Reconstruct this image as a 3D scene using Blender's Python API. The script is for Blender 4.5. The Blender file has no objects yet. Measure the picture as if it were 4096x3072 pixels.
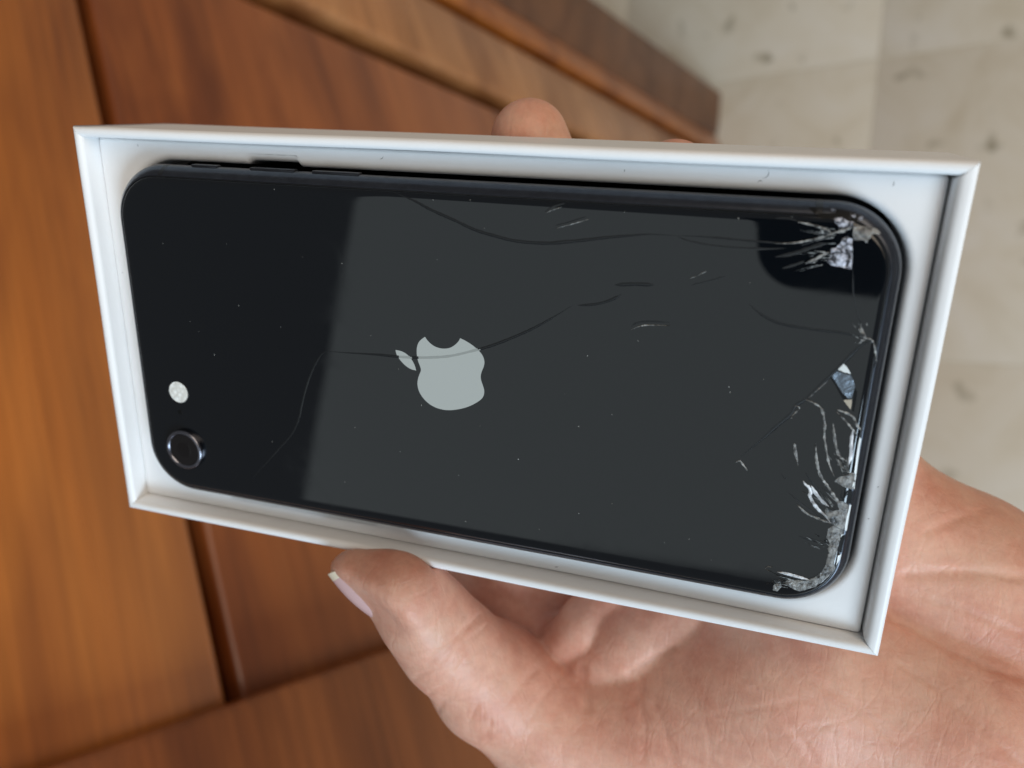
import bpy, bmesh, math, random
import numpy as np
from mathutils import Matrix, Vector

S = bpy.context.scene
COL = S.collection

# ------------------------------------------------------------------ camera, light, exposure
RIGHT = Vector((-0.303862, -0.730353, -0.611762))
UP = Vector((0.920441, -0.390771, 0.009340))
BACK = Vector((-0.245880, -0.560253, 0.790987))
CAM_POS = Vector((0.0, 0.0, 1.30))
cam_data = bpy.data.cameras.new('camera')
cam = bpy.data.objects.new('camera', cam_data)
COL.objects.link(cam)
cam.matrix_world = Matrix(((RIGHT.x, UP.x, BACK.x, CAM_POS.x), (RIGHT.y, UP.y, BACK.y, CAM_POS.y),
                           (RIGHT.z, UP.z, BACK.z, CAM_POS.z), (0, 0, 0, 1)))
cam_data.sensor_fit = 'HORIZONTAL'
cam_data.sensor_width = 36.0
cam_data.lens = 28.285
cam_data.clip_start = 0.01
cam_data.clip_end = 60.0
cam_data.dof.use_dof = True
cam_data.dof.focus_distance = 0.141
cam_data.dof.aperture_fstop = 28.285 / 2.2
S.camera = cam

world = bpy.data.worlds.new('World')
S.world = world
world.use_nodes = True
bg = world.node_tree.nodes['Background']
bg.inputs[0].default_value = (0.96, 0.97, 1.0, 1)
bg.inputs[1].default_value = 0.165


def area_light(name, loc, target, sx, sy, watts, color, rotz=None):
    d = bpy.data.lights.new(name, 'AREA')
    d.shape = 'RECTANGLE'
    d.size, d.size_y = sx, sy
    d.energy = watts
    d.color = color
    o = bpy.data.objects.new(name, d)
    COL.objects.link(o)
    o.location = loc
    if rotz is None:
        o.rotation_euler = (Vector(target) - Vector(loc)).to_track_quat('-Z', 'Y').to_euler()
    else:
        o.rotation_euler = (0, 0, rotz)
    return o


# bright ceiling seen in the glass, and the window on the left
area_light('ceiling_light', (-1.089, 0.017, 2.4), None, 1.0, 1.9, 3.65, (0.88, 0.99, 1.0), math.atan2(0.755, -0.655))
area_light('window_light', (-1.40, -0.30, 1.45), (0.04, 0.09, 1.19), 0.7, 0.6, 22.5, (0.66, 0.84, 1.0))
area_light('fill_light', (-0.1, -1.85, 2.4), (0.15, 0.1, 0.9), 2.4, 1.5, 35.0, (1.0, 0.84, 0.66))  # warm fill added behind the camera to brighten cabinet and floor

S.view_settings.view_transform = 'Standard'
S.view_settings.look = 'None'
S.view_settings.gamma = 1.0
S.view_settings.exposure = 0.0
S.render.resolution_x, S.render.resolution_y = 1024, 768

# frame of the box: x along its long side, y along its short side, z out of the open face, origin in the rim plane
MBOX = Matrix(((-0.469237, 0.780495, -0.413091, 0.039991), (-0.804691, -0.570590, -0.164011, 0.088314),
               (-0.363715, 0.255451, 0.895799, 1.192417), (0, 0, 0, 1)))
MM = 0.001


# ------------------------------------------------------------------ helpers
def tag(o, label=None, cat=None, group=None, kind=None):
    if label: o['label'] = label
    if cat: o['category'] = cat
    if group: o['group'] = group
    if kind: o['kind'] = kind
    return o


def empty(name, mw=None):
    o = bpy.data.objects.new(name, None)
    o.empty_display_size = 0.02
    COL.objects.link(o)
    if mw is not None:
        o.matrix_world = mw
    return o


def mesh_obj(name, verts, faces, material, parent=None, smooth=False, scale=MM, sharp=None):
    me = bpy.data.meshes.new(name)
    me.from_pydata([(v[0] * scale, v[1] * scale, v[2] * scale) for v in verts], [], faces)
    me.update()
    if smooth:
        me.polygons.foreach_set('use_smooth', [True] * len(me.polygons))
        if sharp is not None:
            me.set_sharp_from_angle(angle=math.radians(sharp))
    o = bpy.data.objects.new(name, me)
    COL.objects.link(o)
    if material: me.materials.append(material)
    if parent is not None:
        o.parent = parent
    return o


def fix_normals(o):
    bm = bmesh.new(); bm.from_mesh(o.data)
    bmesh.ops.recalc_face_normals(bm, faces=bm.faces)
    bm.to_mesh(o.data); bm.free()
    return o


def box_obj(name, x0, x1, y0, y1, z0, z1, material, parent=None, bevel=0.0, scale=MM, seg=2):
    bm = bmesh.new()
    bmesh.ops.create_cube(bm, size=1.0)
    for v in bm.verts:
        v.co = Vector(((x0 + x1) / 2 + v.co.x * (x1 - x0), (y0 + y1) / 2 + v.co.y * (y1 - y0),
                       (z0 + z1) / 2 + v.co.z * (z1 - z0))) * scale
    if bevel > 0:
        bmesh.ops.bevel(bm, geom=bm.edges[:], offset=bevel * scale, segments=seg, profile=0.5, affect='EDGES')
    me = bpy.data.meshes.new(name)
    bm.to_mesh(me); bm.free()
    me.polygons.foreach_set('use_smooth', [True] * len(me.polygons))
    me.set_sharp_from_angle(angle=math.radians(35))
    o = bpy.data.objects.new(name, me)
    COL.objects.link(o)
    me.materials.append(material)
    if parent is not None: o.parent = parent
    return o


def rrect(x0, x1, y0, y1, r, nc=14, nx=48, ny=24):
    """closed rounded rectangle, counter-clockwise, always the same number of points"""
    pts = []
    for i in range(nx): pts.append((x0 + r + (x1 - x0 - 2 * r) * i / nx, y0))
    for i in range(nc): a = -math.pi / 2 + math.pi / 2 * i / nc; pts.append((x1 - r + r * math.cos(a), y0 + r + r * math.sin(a)))
    for i in range(ny): pts.append((x1, y0 + r + (y1 - y0 - 2 * r) * i / ny))
    for i in range(nc): a = math.pi / 2 * i / nc; pts.append((x1 - r + r * math.cos(a), y1 - r + r * math.sin(a)))
    for i in range(nx): pts.append((x1 - r - (x1 - x0 - 2 * r) * i / nx, y1))
    for i in range(nc): a = math.pi / 2 + math.pi / 2 * i / nc; pts.append((x0 + r + r * math.cos(a), y1 - r + r * math.sin(a)))
    for i in range(ny): pts.append((x0, y1 - r - (y1 - y0 - 2 * r) * i / ny))
    for i in range(nc): a = math.pi + math.pi / 2 * i / nc; pts.append((x0 + r + r * math.cos(a), y0 + r + r * math.sin(a)))
    return pts


def loft(rings, cap0=False, cap1=False):
    n = len(rings[0]); V = []; F = []
    for r in rings: V += r
    for k in range(len(rings) - 1):
        for i in range(n):
            j = (i + 1) % n
            F.append((k * n + i, k * n + j, (k + 1) * n + j, (k + 1) * n + i))
    if cap0: F.append(tuple(range(n))[::-1])
    if cap1: F.append(tuple((len(rings) - 1) * n + i for i in range(n)))
    return V, F


def lathe(profile, cx, cy, n=48):
    rings = [[(cx + r * math.cos(2 * math.pi * i / n), cy + r * math.sin(2 * math.pi * i / n), z) for i in range(n)] for r, z in profile]
    return loft(rings, cap1=True)


# ------------------------------------------------------------------ materials
def new_mat(name):
    m = bpy.data.materials.new(name)
    m.use_nodes = True
    nt = m.node_tree
    return m, nt, nt.nodes['Principled BSDF']


def N(nt, kind, **kw):
    n = nt.nodes.new(kind)
    for k, v in kw.items():
        if k.startswith('in_'):
            key = k[3:].replace('_', ' ')
            n.inputs[key].default_value = v
        else:
            setattr(n, k, v)
    return n


def ramp(nt, fac, stops):
    r = nt.nodes.new('ShaderNodeValToRGB')
    while len(r.color_ramp.elements) < len(stops): r.color_ramp.elements.new(0.5)
    for e, (p, c) in zip(r.color_ramp.elements, stops):
        e.position = p; e.color = (*c, 1)
    nt.links.new(fac, r.inputs[0])
    return r


def coords(nt, scale=(1, 1, 1), rot=(0, 0, 0)):
    tc = nt.nodes.new('ShaderNodeTexCoord')
    mp = nt.nodes.new('ShaderNodeMapping')
    mp.inputs['Scale'].default_value = scale
    mp.inputs['Rotation'].default_value = rot
    nt.links.new(tc.outputs['Object'], mp.inputs[0])
    return mp.outputs[0]


def noise(nt, vec, scale, detail=4, rough=0.55, dist=0.0):
    n = nt.nodes.new('ShaderNodeTexNoise')
    n.inputs['Scale'].default_value = scale
    n.inputs['Detail'].default_value = detail
    n.inputs['Roughness'].default_value = rough
    n.inputs['Distortion'].default_value = dist
    nt.links.new(vec, n.inputs['Vector'])
    return n.outputs[0]


def bump(nt, bsdf, height, strength, distance, prev=None):
    b = nt.nodes.new('ShaderNodeBump')
    b.inputs['Strength'].default_value = strength
    b.inputs['Distance'].default_value = distance
    nt.links.new(height, b.inputs['Height'])
    if prev is not None: nt.links.new(prev, b.inputs['Normal'])
    nt.links.new(b.outputs[0], bsdf.inputs['Normal'])
    return b.outputs[0]


def paper_mat(name, base, rough):
    m, nt, b = new_mat(name)
    v = coords(nt)
    n1 = noise(nt, v, 90, 5, 0.6)
    r = ramp(nt, n1, [(0.25, tuple(c * 0.965 for c in base)), (0.7, base)])
    nt.links.new(r.outputs[0], b.inputs['Base Color'])
    b.inputs['Roughness'].default_value = rough
    b.inputs['Specular IOR Level'].default_value = 0.35
    n2 = noise(nt, v, 1400, 5, 0.65)
    p = bump(nt, b, n2, 0.22, 0.00008)
    n3 = noise(nt, v, 160, 3, 0.5)
    bump(nt, b, n3, 0.25, 0.0002, p)
    return m


M_PAPER = paper_mat('box_paper', (0.84, 0.84, 0.84), 0.42)
M_INSERT = paper_mat('insert_paper', (0.82, 0.82, 0.825), 0.6)


def plain(name, col, rough, metallic=0.0, spec=0.5, ior=1.5):
    m, nt, b = new_mat(name)
    b.inputs['Base Color'].default_value = (*col, 1)
    b.inputs['Roughness'].default_value = rough
    b.inputs['Metallic'].default_value = metallic
    b.inputs['Specular IOR Level'].default_value = spec
    b.inputs['IOR'].default_value = ior
    return m


def glass_black():
    m, nt, b = new_mat('black_back_glass')
    v = coords(nt)
    b.inputs['Base Color'].default_value = (0.0028, 0.004, 0.0056, 1)
    n = noise(nt, v, 60, 6, 0.65, 1.2)
    r = ramp(nt, n, [(0.40, (0.02,) * 3), (0.60, (0.06,) * 3), (0.78, (0.14,) * 3)])
    nt.links.new(r.outputs[0], b.inputs['Roughness'])
    b.inputs['IOR'].default_value = 1.52
    n2 = noise(nt, v, 30, 2, 0.5)
    bump(nt, b, n2, 0.05, 0.0004)
    return m


M_GLASS = glass_black()
M_LOGO = plain('logo_mirror', (0.50, 0.52, 0.515), 0.10, 1.0)
M_LOGO_CRACK = plain('logo_crack', (0.36, 0.375, 0.37), 0.12, 1.0)


def alu():
    m, nt, b = new_mat('midnight_aluminium')
    v = coords(nt)
    n = noise(nt, v, 700, 4, 0.7)
    r = ramp(nt, n, [(0.3, (0.035, 0.038, 0.047)), (0.72, (0.055, 0.06, 0.072))])
    nt.links.new(r.outputs[0], b.inputs['Base Color'])
    b.inputs['Metallic'].default_value = 0.75
    b.inputs['Roughness'].default_value = 0.27
    return m


M_ALU = alu()
M_CRACK = plain('crack_fracture', (0.004, 0.005, 0.006), 0.42)
M_RUBBER = plain('black_gasket', (0.006, 0.006, 0.007), 0.35)
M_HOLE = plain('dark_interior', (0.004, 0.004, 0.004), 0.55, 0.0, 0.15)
M_LENS = plain('lens_cover', (0.004, 0.003, 0.003), 0.03, 0.0, 0.5, 1.6)
M_LENS_IN = plain('lens_barrel', (0.004, 0.003, 0.003), 0.12)
M_RING = plain('lens_ring_metal', (0.20, 0.20, 0.23), 0.24, 1.0)
M_WHITE = plain('exposed_adhesive', (0.72, 0.76, 0.76), 0.35)
M_TAN = plain('exposed_foil', (0.42, 0.37, 0.29), 0.4)


def shard_mat(name, dark, light, lo, hi, rough, sc, metal=0.0, alpha=(1.0, 1.0)):
    """crushed glass: patches of frosted fracture faces over the black backing"""
    m, nt, b = new_mat(name)
    v = coords(nt)
    n = noise(nt, v, sc, 6, 0.7, 0.6)
    r = ramp(nt, n, [(lo, dark), (hi, light)])
    nt.links.new(r.outputs[0], b.inputs['Base Color'])
    b.inputs['Roughness'].default_value = rough
    b.inputs['Metallic'].default_value = metal
    n2 = noise(nt, v, sc * 1.7, 4, 0.6)
    bump(nt, b, n2, 0.9, 0.0005)
    return m


M_FROST = shard_mat('frosted_fracture', (0.015, 0.015, 0.016), (0.40, 0.39, 0.365), 0.36, 0.72, 0.22, 650)
M_BRIGHT = shard_mat('sparkling_fracture', (0.02, 0.02, 0.024), (0.80, 0.83, 0.95), 0.44, 0.62, 0.22, 1300, 0.35)
M_STRAND = shard_mat('crack_edge_glint', (0.02, 0.021, 0.023), (0.55, 0.55, 0.53), 0.38, 0.66, 0.25, 800)
M_GLINT = shard_mat('bright_crack_edge', (0.10, 0.10, 0.11), (0.85, 0.87, 0.90), 0.30, 0.58, 0.2, 420)
M_METAL = shard_mat('exposed_metal_plate', (0.10, 0.12, 0.145), (0.17, 0.20, 0.235), 0.3, 0.7, 0.4, 300, 0.6)
M_DUST = plain('dust', (0.55, 0.55, 0.52), 0.7)


def flash_mat():
    m, nt, b = new_mat('flash_lens')
    v = coords(nt)
    vo = nt.nodes.new('ShaderNodeTexVoronoi')
    vo.inputs['Scale'].default_value = 1100
    nt.links.new(v, vo.inputs['Vector'])
    r = ramp(nt, vo.outputs['Distance'], [(0.1, (0.95, 0.97, 0.95)), (0.6, (0.70, 0.70, 0.66))])
    nt.links.new(r.outputs[0], b.inputs['Base Color'])
    b.inputs['Roughness'].default_value = 0.22
    bump(nt, b, vo.outputs['Distance'], 0.5, 0.0003)
    return m


M_FLASH = flash_mat()


def skin_mat():
    m, nt, b = new_mat('skin')
    v = coords(nt)
    n = noise(nt, v, 65, 6, 0.66)
    r = ramp(nt, n, [(0.30, (0.59, 0.255, 0.175)), (0.5, (0.67, 0.36, 0.262)), (0.70, (0.71, 0.445, 0.335))])
    n2 = noise(nt, v, 330, 4, 0.7)
    r2 = ramp(nt, n2, [(0.3, (0.90, 0.86, 0.84)), (0.7, (1.04, 1.02, 1.0))])
    mx = nt.nodes.new('ShaderNodeMixRGB'); mx.blend_type = 'MULTIPLY'; mx.inputs[0].default_value = 1.0
    nt.links.new(r.outputs[0], mx.inputs[1]); nt.links.new(r2.outputs[0], mx.inputs[2])
    nt.links.new(mx.outputs[0], b.inputs['Base Color'])
    b.inputs['Roughness'].default_value = 0.47
    b.inputs['Specular IOR Level'].default_value = 0.4
    b.inputs['Subsurface Weight'].default_value = 0.25
    b.inputs['Subsurface Radius'].default_value = (1.0, 0.35, 0.2)
    b.inputs['Subsurface Scale'].default_value = 0.0025
    # two crossing sets of fine furrows, a net of fine palm lines and a pebbled grain
    w1 = noise(nt, coords(nt, (1, 0.13, 0.6), (0, 0, 0.75)), 560, 5, 0.65, 0.6)
    p = bump(nt, b, w1, 0.27, 0.00050)
    w2 = noise(nt, coords(nt, (0.16, 1, 0.6), (0, 0, 1.1)), 480, 5, 0.65, 0.6)
    p = bump(nt, b, w2, 0.17, 0.00050, p)
    for sc, rot, st, wd in ((150, (0.1, 0.2, 0.8), 0.20, 0.06), (330, (0.3, 0.1, -0.5), 0.13, 0.09)):
        wv = nt.nodes.new('ShaderNodeTexNoise'); wv.inputs['Scale'].default_value = 90
        cv = coords(nt, (1, 0.45, 0.8), rot)
        nt.links.new(cv, wv.inputs['Vector'])
        ad = nt.nodes.new('ShaderNodeVectorMath'); ad.operation = 'MULTIPLY_ADD'
        nt.links.new(wv.outputs['Color'], ad.inputs[0]); ad.inputs[1].default_value = (0.008,) * 3
        nt.links.new(cv, ad.inputs[2])
        vo = nt.nodes.new('ShaderNodeTexVoronoi'); vo.feature = 'DISTANCE_TO_EDGE'
        vo.inputs['Scale'].default_value = sc
        nt.links.new(ad.outputs[0], vo.inputs['Vector'])
        rr = ramp(nt, vo.outputs['Distance'], [(0.0, (0, 0, 0)), (wd, (1, 1, 1))])
        p = bump(nt, b, rr.outputs[0], st, 0.00016, p)
    g = noise(nt, v, 1500, 3, 0.6)
    p = bump(nt, b, g, 0.22, 0.0002, p)
    return m


M_SKIN = skin_mat()
M_NAIL = plain('nail', (0.64, 0.42, 0.41), 0.24)
M_NAIL_EDGE = plain('nail_free_edge', (0.78, 0.68, 0.52), 0.3)
M_FIBRE = plain('dark_fibre', (0.10, 0.10, 0.11), 0.7)


def wood_mat(name, dark, mid, light, rough=0.33, seed=0.0):
    m, nt, b = new_mat(name)
    tc = nt.nodes.new('ShaderNodeTexCoord')
    mp = nt.nodes.new('ShaderNodeMapping')
    mp.inputs['Scale'].default_value = (2.2, 26, 26)
    mp.inputs['Location'].default_value = (seed, seed * 1.7, seed * 0.6)
    nt.links.new(tc.outputs['Object'], mp.inputs[0])
    n1 = noise(nt, mp.outputs[0], 1.0, 6, 0.6, 0.5)
    r = ramp(nt, n1, [(0.28, dark), (0.5, mid), (0.74, light)])
    mp2 = nt.nodes.new('ShaderNodeMapping')
    mp2.inputs['Scale'].default_value = (6, 260, 260)
    mp2.inputs['Location'].default_value = (seed, 0, 0)
    nt.links.new(tc.outputs['Object'], mp2.inputs[0])
    n2 = noise(nt, mp2.outputs[0], 1.0, 4, 0.6)
    r2 = ramp(nt, n2, [(0.35, (0.82, 0.80, 0.78)), (0.65, (1.06, 1.05, 1.04))])
    mx = nt.nodes.new('ShaderNodeMixRGB'); mx.blend_type = 'MULTIPLY'; mx.inputs[0].default_value = 1.0
    nt.links.new(r.outputs[0], mx.inputs[1]); nt.links.new(r2.outputs[0], mx.inputs[2])
    mp3 = nt.nodes.new('ShaderNodeMapping')
    mp3.inputs['Scale'].default_value = (5, 16, 16); mp3.inputs['Location'].default_value = (seed * 2.3, seed, 0)
    nt.links.new(tc.outputs['Object'], mp3.inputs[0])
    n3 = noise(nt, mp3.outputs[0], 1.0, 3, 0.5, 0.8)
    r3 = ramp(nt, n3, [(0.32, (0.66, 0.58, 0.54)), (0.52, (1, 1, 1)), (0.70, (1.12, 1.10, 1.08))])
    mx3 = nt.nodes.new('ShaderNodeMixRGB'); mx3.blend_type = 'MULTIPLY'; mx3.inputs[0].default_value = 1.0
    nt.links.new(mx.outputs[0], mx3.inputs[1]); nt.links.new(r3.outputs[0], mx3.inputs[2])
    nt.links.new(mx3.outputs[0], b.inputs['Base Color'])
    rg = ramp(nt, n3, [(0.3, (rough + 0.10,) * 3), (0.7, (rough - 0.08,) * 3)])
    nt.links.new(rg.outputs[0], b.inputs['Roughness'])
    b.inputs['Roughness'].default_value = rough
    b.inputs['Coat Weight'].default_value = 0.5
    b.inputs['Coat Roughness'].default_value = 0.22
    bump(nt, b, n2, 0.15, 0.0006)
    return m


M_WOOD_A = wood_mat('cherry_drawer', (0.27, 0.075, 0.012), (0.38, 0.115, 0.018), (0.48, 0.155, 0.027), 0.34, 1.3)
M_WOOD_B = wood_mat('cherry_panel', (0.20, 0.052, 0.013), (0.30, 0.085, 0.020), (0.40, 0.128, 0.034), 0.34, 6.1)
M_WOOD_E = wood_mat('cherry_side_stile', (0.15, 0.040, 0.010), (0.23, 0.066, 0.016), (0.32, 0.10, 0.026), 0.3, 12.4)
M_WOOD_C = wood_mat('cherry_stile', (0.33, 0.135, 0.045), (0.42, 0.18, 0.065), (0.48, 0.22, 0.085), 0.30, 3.7)
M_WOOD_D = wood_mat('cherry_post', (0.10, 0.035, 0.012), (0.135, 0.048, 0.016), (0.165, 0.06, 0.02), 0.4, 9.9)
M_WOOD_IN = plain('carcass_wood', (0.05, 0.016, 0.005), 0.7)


def tile_mat():
    m, nt, b = new_mat('beige_marbled_tile')
    tc = nt.nodes.new('ShaderNodeTexCoord')
    oi = nt.nodes.new('ShaderNodeObjectInfo')
    vm = nt.nodes.new('ShaderNodeVectorMath'); vm.operation = 'MULTIPLY_ADD'
    nt.links.new(oi.outputs['Random'], vm.inputs[0]); vm.inputs[1].default_value = (37, 23, 11)
    nt.links.new(tc.outputs['Object'], vm.inputs[2])
    v = vm.outputs[0]
    n = noise(nt, v, 8, 6, 0.62, 0.7)
    r = ramp(nt, n, [(0.26, (0.62, 0.545, 0.41)), (0.5, (0.72, 0.66, 0.54)), (0.72, (0.76, 0.715, 0.62))])
    n2 = noise(nt, v, 17, 3, 0.5, 0.4)
    r2 = ramp(nt, n2, [(0.28, (0.45, 0.43, 0.36)), (0.37, (1, 1, 1))])
    mx = nt.nodes.new('ShaderNodeMixRGB'); mx.blend_type = 'MULTIPLY'; mx.inputs[0].default_value = 0.85
    nt.links.new(r.outputs[0], mx.inputs[1]); nt.links.new(r2.outputs[0], mx.inputs[2])
    nt.links.new(mx.outputs[0], b.inputs['Base Color'])
    b.inputs['Roughness'].default_value = 0.4
    return m


M_TILE = tile_mat()
M_GROUT = plain('grout', (0.66, 0.61, 0.50), 0.8)

# ------------------------------------------------------------------ the setting: tiled floor
floor = mesh_obj('floor', [(-6, -6, -0.0009), (6, -6, -0.0009), (6, 6, -0.0009), (-6, 6, -0.0009)], [(0, 1, 2, 3)], M_GROUT, scale=1)
tag(floor, 'beige marbled tile floor below the box', kind='structure')
TS = 0.45
ang = math.atan2(0.47, -0.88)
e1 = Vector((math.cos(ang), math.sin(ang), 0)); e2 = Vector((-math.sin(ang), math.cos(ang), 0))
tile_src = None
for i in range(-5, 6):
    for j in range(-5, 6):
        c = Vector((0.585, 0.085, 0)) + e1 * (TS * (i + 0.5)) + e2 * (TS * (j + 0.5))
        if (c - Vector((0.2, 0.1, 0))).length > 1.9: continue
        if tile_src is None:
            tile_src = box_obj('tile', -TS / 2 + 0.0015, TS / 2 - 0.0015, -TS / 2 + 0.0015, TS / 2 - 0.0015, -0.006, 0.0, M_TILE, None, 0.0006, 1.0)
            t = tile_src
        else:
            t = tile_src.copy(); COL.objects.link(t)
        t.parent = floor
        t.location = c; t.rotation_euler = (0, 0, ang + random.Random(i * 31 + j).choice((0, 1, 2, 3)) * math.pi / 2)

# ------------------------------------------------------------------ wooden cabinet
cab = empty('wooden_cabinet', Matrix.Translation((0, 0, 0)))
tag(cab, 'reddish brown cherry wood cabinet standing behind the held box', 'cabinet')
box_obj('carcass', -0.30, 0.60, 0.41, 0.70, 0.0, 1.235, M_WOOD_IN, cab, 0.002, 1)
box_obj('drawer_front', -0.03, 0.456, 0.346, 0.388, 1.094, 1.24, M_WOOD_A, cab, 0.004, 1, 3)
box_obj('door_panel', -0.03, 0.456, 0.356, 0.388, 0.06, 1.081, M_WOOD_B, cab, 0.004, 1, 3)
box_obj('stile', 0.478, 0.566, 0.352, 0.388, 0.0, 1.24, M_WOOD_C, cab, 0.006, 1, 3)
box_obj('stile', -0.34, -0.004, 0.331, 0.345, 0.0, 1.24, M_WOOD_E, cab, 0.005, 1, 2)
box_obj('bead', 0.584, 0.622, 0.349, 0.392, 0.0, 1.24, M_WOOD_A, cab, 0.007, 1, 3)
pp = [(0.6225, 0.352), (0.632, 0.343), (0.680, 0.318), (0.688, 0.316), (0.694, 0.320), (0.70, 0.335), (0.69, 0.45), (0.6225, 0.45)]
V, F = loft([[(x, y, z) for x, y in pp] for z in (0.0, 1.24)], True, True)
fix_normals(mesh_obj('corner_post', V, F, M_WOOD_D, cab, True, 1, 30))

# ------------------------------------------------------------------ box
BX, BY, WT, DEPTH, ZI = 77.5, 40.65, 2.0, 25.0, -4.0
box = empty('product_box', MBOX)
tag(box, 'open white paper product box held in the hand, its black phone lying inside', 'box')


def wall_profile(WT=WT, r=0.9):
    """(d inward from the outside face, z): outside bottom, up over the rounded rim, down the inside"""
    pr = [(0.0, -DEPTH), (0.0, -12.0), (0.0, -1.2)]
    for a in range(0, 91, 15):
        t = math.radians(a); pr.append((0.9 - 0.9 * math.cos(t), -0.9 + 0.9 * math.sin(t)))
    for a in range(15, 91, 15):
        t = math.radians(a); pr.append((WT - r + r * math.sin(t), -r + r * math.cos(t)))
    pr += [(WT, -3.0), (WT, -10.0), (WT, -DEPTH + 1.6)]
    return pr


G0 = 0.035   # seam where two folded walls meet
for side in range(4):
    PR = wall_profile(2.65, 1.5) if side == 1 else wall_profile(2.0, 1.0)
    V = []; nseg = 24
    for k in range(nseg + 1):
        s = -1 + 2 * k / nseg
        for d, z in PR:
            if side in (0, 2):
                sg = -1 if side == 0 else 1
                half = BX - d - G0
                wob = 0.10 * math.sin(s * 5 + side) * (1 if z > -2 else 0.3)
                V.append((s * half, sg * (BY - d + wob * (1 - s * s)), z))
            else:
                sg = -1 if side == 3 else 1
                half = BY - d - G0
                wob = 0.08 * math.sin(s * 4 + side)
                V.append((sg * (BX - d + wob * (1 - s * s)), s * half, z))
    n = len(PR); F = []
    for k in range(nseg):
        for i in range(n):
            j = (i + 1) % n
            F.append((k * n + i, k * n + j, (k + 1) * n + j, (k + 1) * n + i))
    F.append(tuple(range(n))); F.append(tuple(nseg * n + i for i in range(n)))
    fix_normals(mesh_obj('box_wall', V, F, M_PAPER, box, True, MM, 50))
box_obj('box_base', -BX + WT + 0.05, BX - WT - 0.05, -BY + WT + 0.05, BY - WT - 0.05, -DEPTH, -DEPTH + 1.5, M_PAPER, box)

# moulded insert with the recess the phone lies in, finger notches on both long sides
PCX, PCY, PL2, PW2, PR_ = 0.6, 0.5, 69.8, 33.8, 10.6


def sm(x, a, b, w=0.7):
    f = lambda t: max(0.0, min(1.0, t)) ** 2 * (3 - 2 * max(0.0, min(1.0, t)))
    return f((x - a) / w) * f((b - x) / w)


def cut_ring(d, z, notch=1.0):
    pts = rrect(PCX - PL2 - 0.45 - d, PCX + PL2 + 0.8 + d, PCY - PW2 - 0.55 - d, PCY + PW2 + 0.5 + d, PR_ + 0.6 + d, 14, 150, 30)
    out = []
    for x, y in pts:
        if y > PCY + 25: y += notch * 0.75 * sm(x, -41.6, -30.8)
        if y < PCY - 25: y -= notch * 0.85 * sm(x, -53.4, -17.4)
        out.append((x, y, z))
    return out


rings = [[(x, y, -15.0) for x, y in rrect(-75.4, 74.45, -38.5, 38.45, 0.5, 14, 150, 30)],
         [(x, y, ZI - 0.5) for x, y in rrect(-75.4, 74.45, -38.5, 38.45, 0.5, 14, 150, 30)],
         [(x, y, ZI - 0.12) for x, y in rrect(-75.2, 74.1, -38.3, 38.2, 0.5, 14, 150, 30)],
         [(x, y, ZI) for x, y in rrect(-74.8, 73.6, -38.0, 37.9, 0.6, 14, 150, 30)]]
LR = 1.3
rings += [cut_ring(1.9, ZI, 0.0), cut_ring(1.6, ZI, 0.6)]
rings += [cut_ring(LR * (1 - math.sin(t)), ZI - LR * (1 - math.cos(t))) for t in [math.radians(a) for a in range(0, 91, 15)]]
rings += [cut_ring(0.0, -6.5), cut_ring(0.0, -15.0)]
V, F = loft(rings)
V = [(x, y, z + (max(0.0, x - 20.0) / 55.0) ** 1.5 * 1.2 if z > -6 else z) for x, y, z in V]   # pushed up a little at one end
insert = fix_normals(mesh_obj('insert_tray', V, F, M_INSERT, box, True, MM, 60))
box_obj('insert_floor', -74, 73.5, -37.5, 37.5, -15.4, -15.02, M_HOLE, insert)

# ------------------------------------------------------------------ phone
ZM, RR = -2.0, 3.65
phone = empty('smartphone', MBOX @ Matrix.Translation((0, 0, 0)))
tag(phone, 'black smartphone lying face down in the white box, back glass cracked', 'phone')


def pring(d, z, nx=60, ny=30, nc=20):
    return [(x, y, z) for x, y in rrect(PCX - PL2 + d, PCX + PL2 - d, PCY - PW2 + d, PCY + PW2 - d, max(PR_ - d, 0.3), nc, nx, ny)]


prof = []
for a in range(-90, 61, 6):
    t = math.radians(a); prof.append((RR - RR * math.cos(t), ZM + RR * math.sin(t)))
prof += [(1.88, ZM + 3.16), (1.92, ZM + 2.9), (2.25, ZM + 2.9)]
V, F = loft([pring(d, z) for d, z in prof], True, False)
body = fix_normals(mesh_obj('body_frame', V, F, M_ALU, phone, True, MM, 40))
V, F = loft([pring(d, z) for d, z in ((1.93, ZM + 2.92), (1.95, ZM + 3.12), (2.10, ZM + 3.14), (2.14, ZM + 2.92))])
fix_normals(mesh_obj('gasket', V, F, M_RUBBER, body, True, MM, 40))
ZG = ZM + 3.65
gp = [(2.16, ZM + 2.7), (2.16, ZM + 3.22)]
for a in range(10, 91, 10):
    t = math.radians(a); gp.append((2.16 + 1.25 * (1 - math.cos(t)), ZM + 3.22 + 0.43 * math.sin(t)))
gp.append((4.4, ZG))
V, F = loft([pring(d, z) for d, z in gp], False, True)
glass = fix_normals(mesh_obj('back_glass', V, F, M_GLASS, phone, True, MM, 40))
tag(glass, 'glossy black back glass with cracks and a shattered right end')

# buttons on the long side next to the notch
YB = PCY + PW2
for x0, x1, nm in ((-52.1, -46.6, 'mute_switch'), (-39.6, -30.5, 'volume_button'), (-26.9, -17.7, 'volume_button')):
    box_obj(nm, x0, x1, YB - 0.4, YB + 0.3, ZM - 0.9, ZM + 0.9, M_ALU, phone, 0.25)
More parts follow.
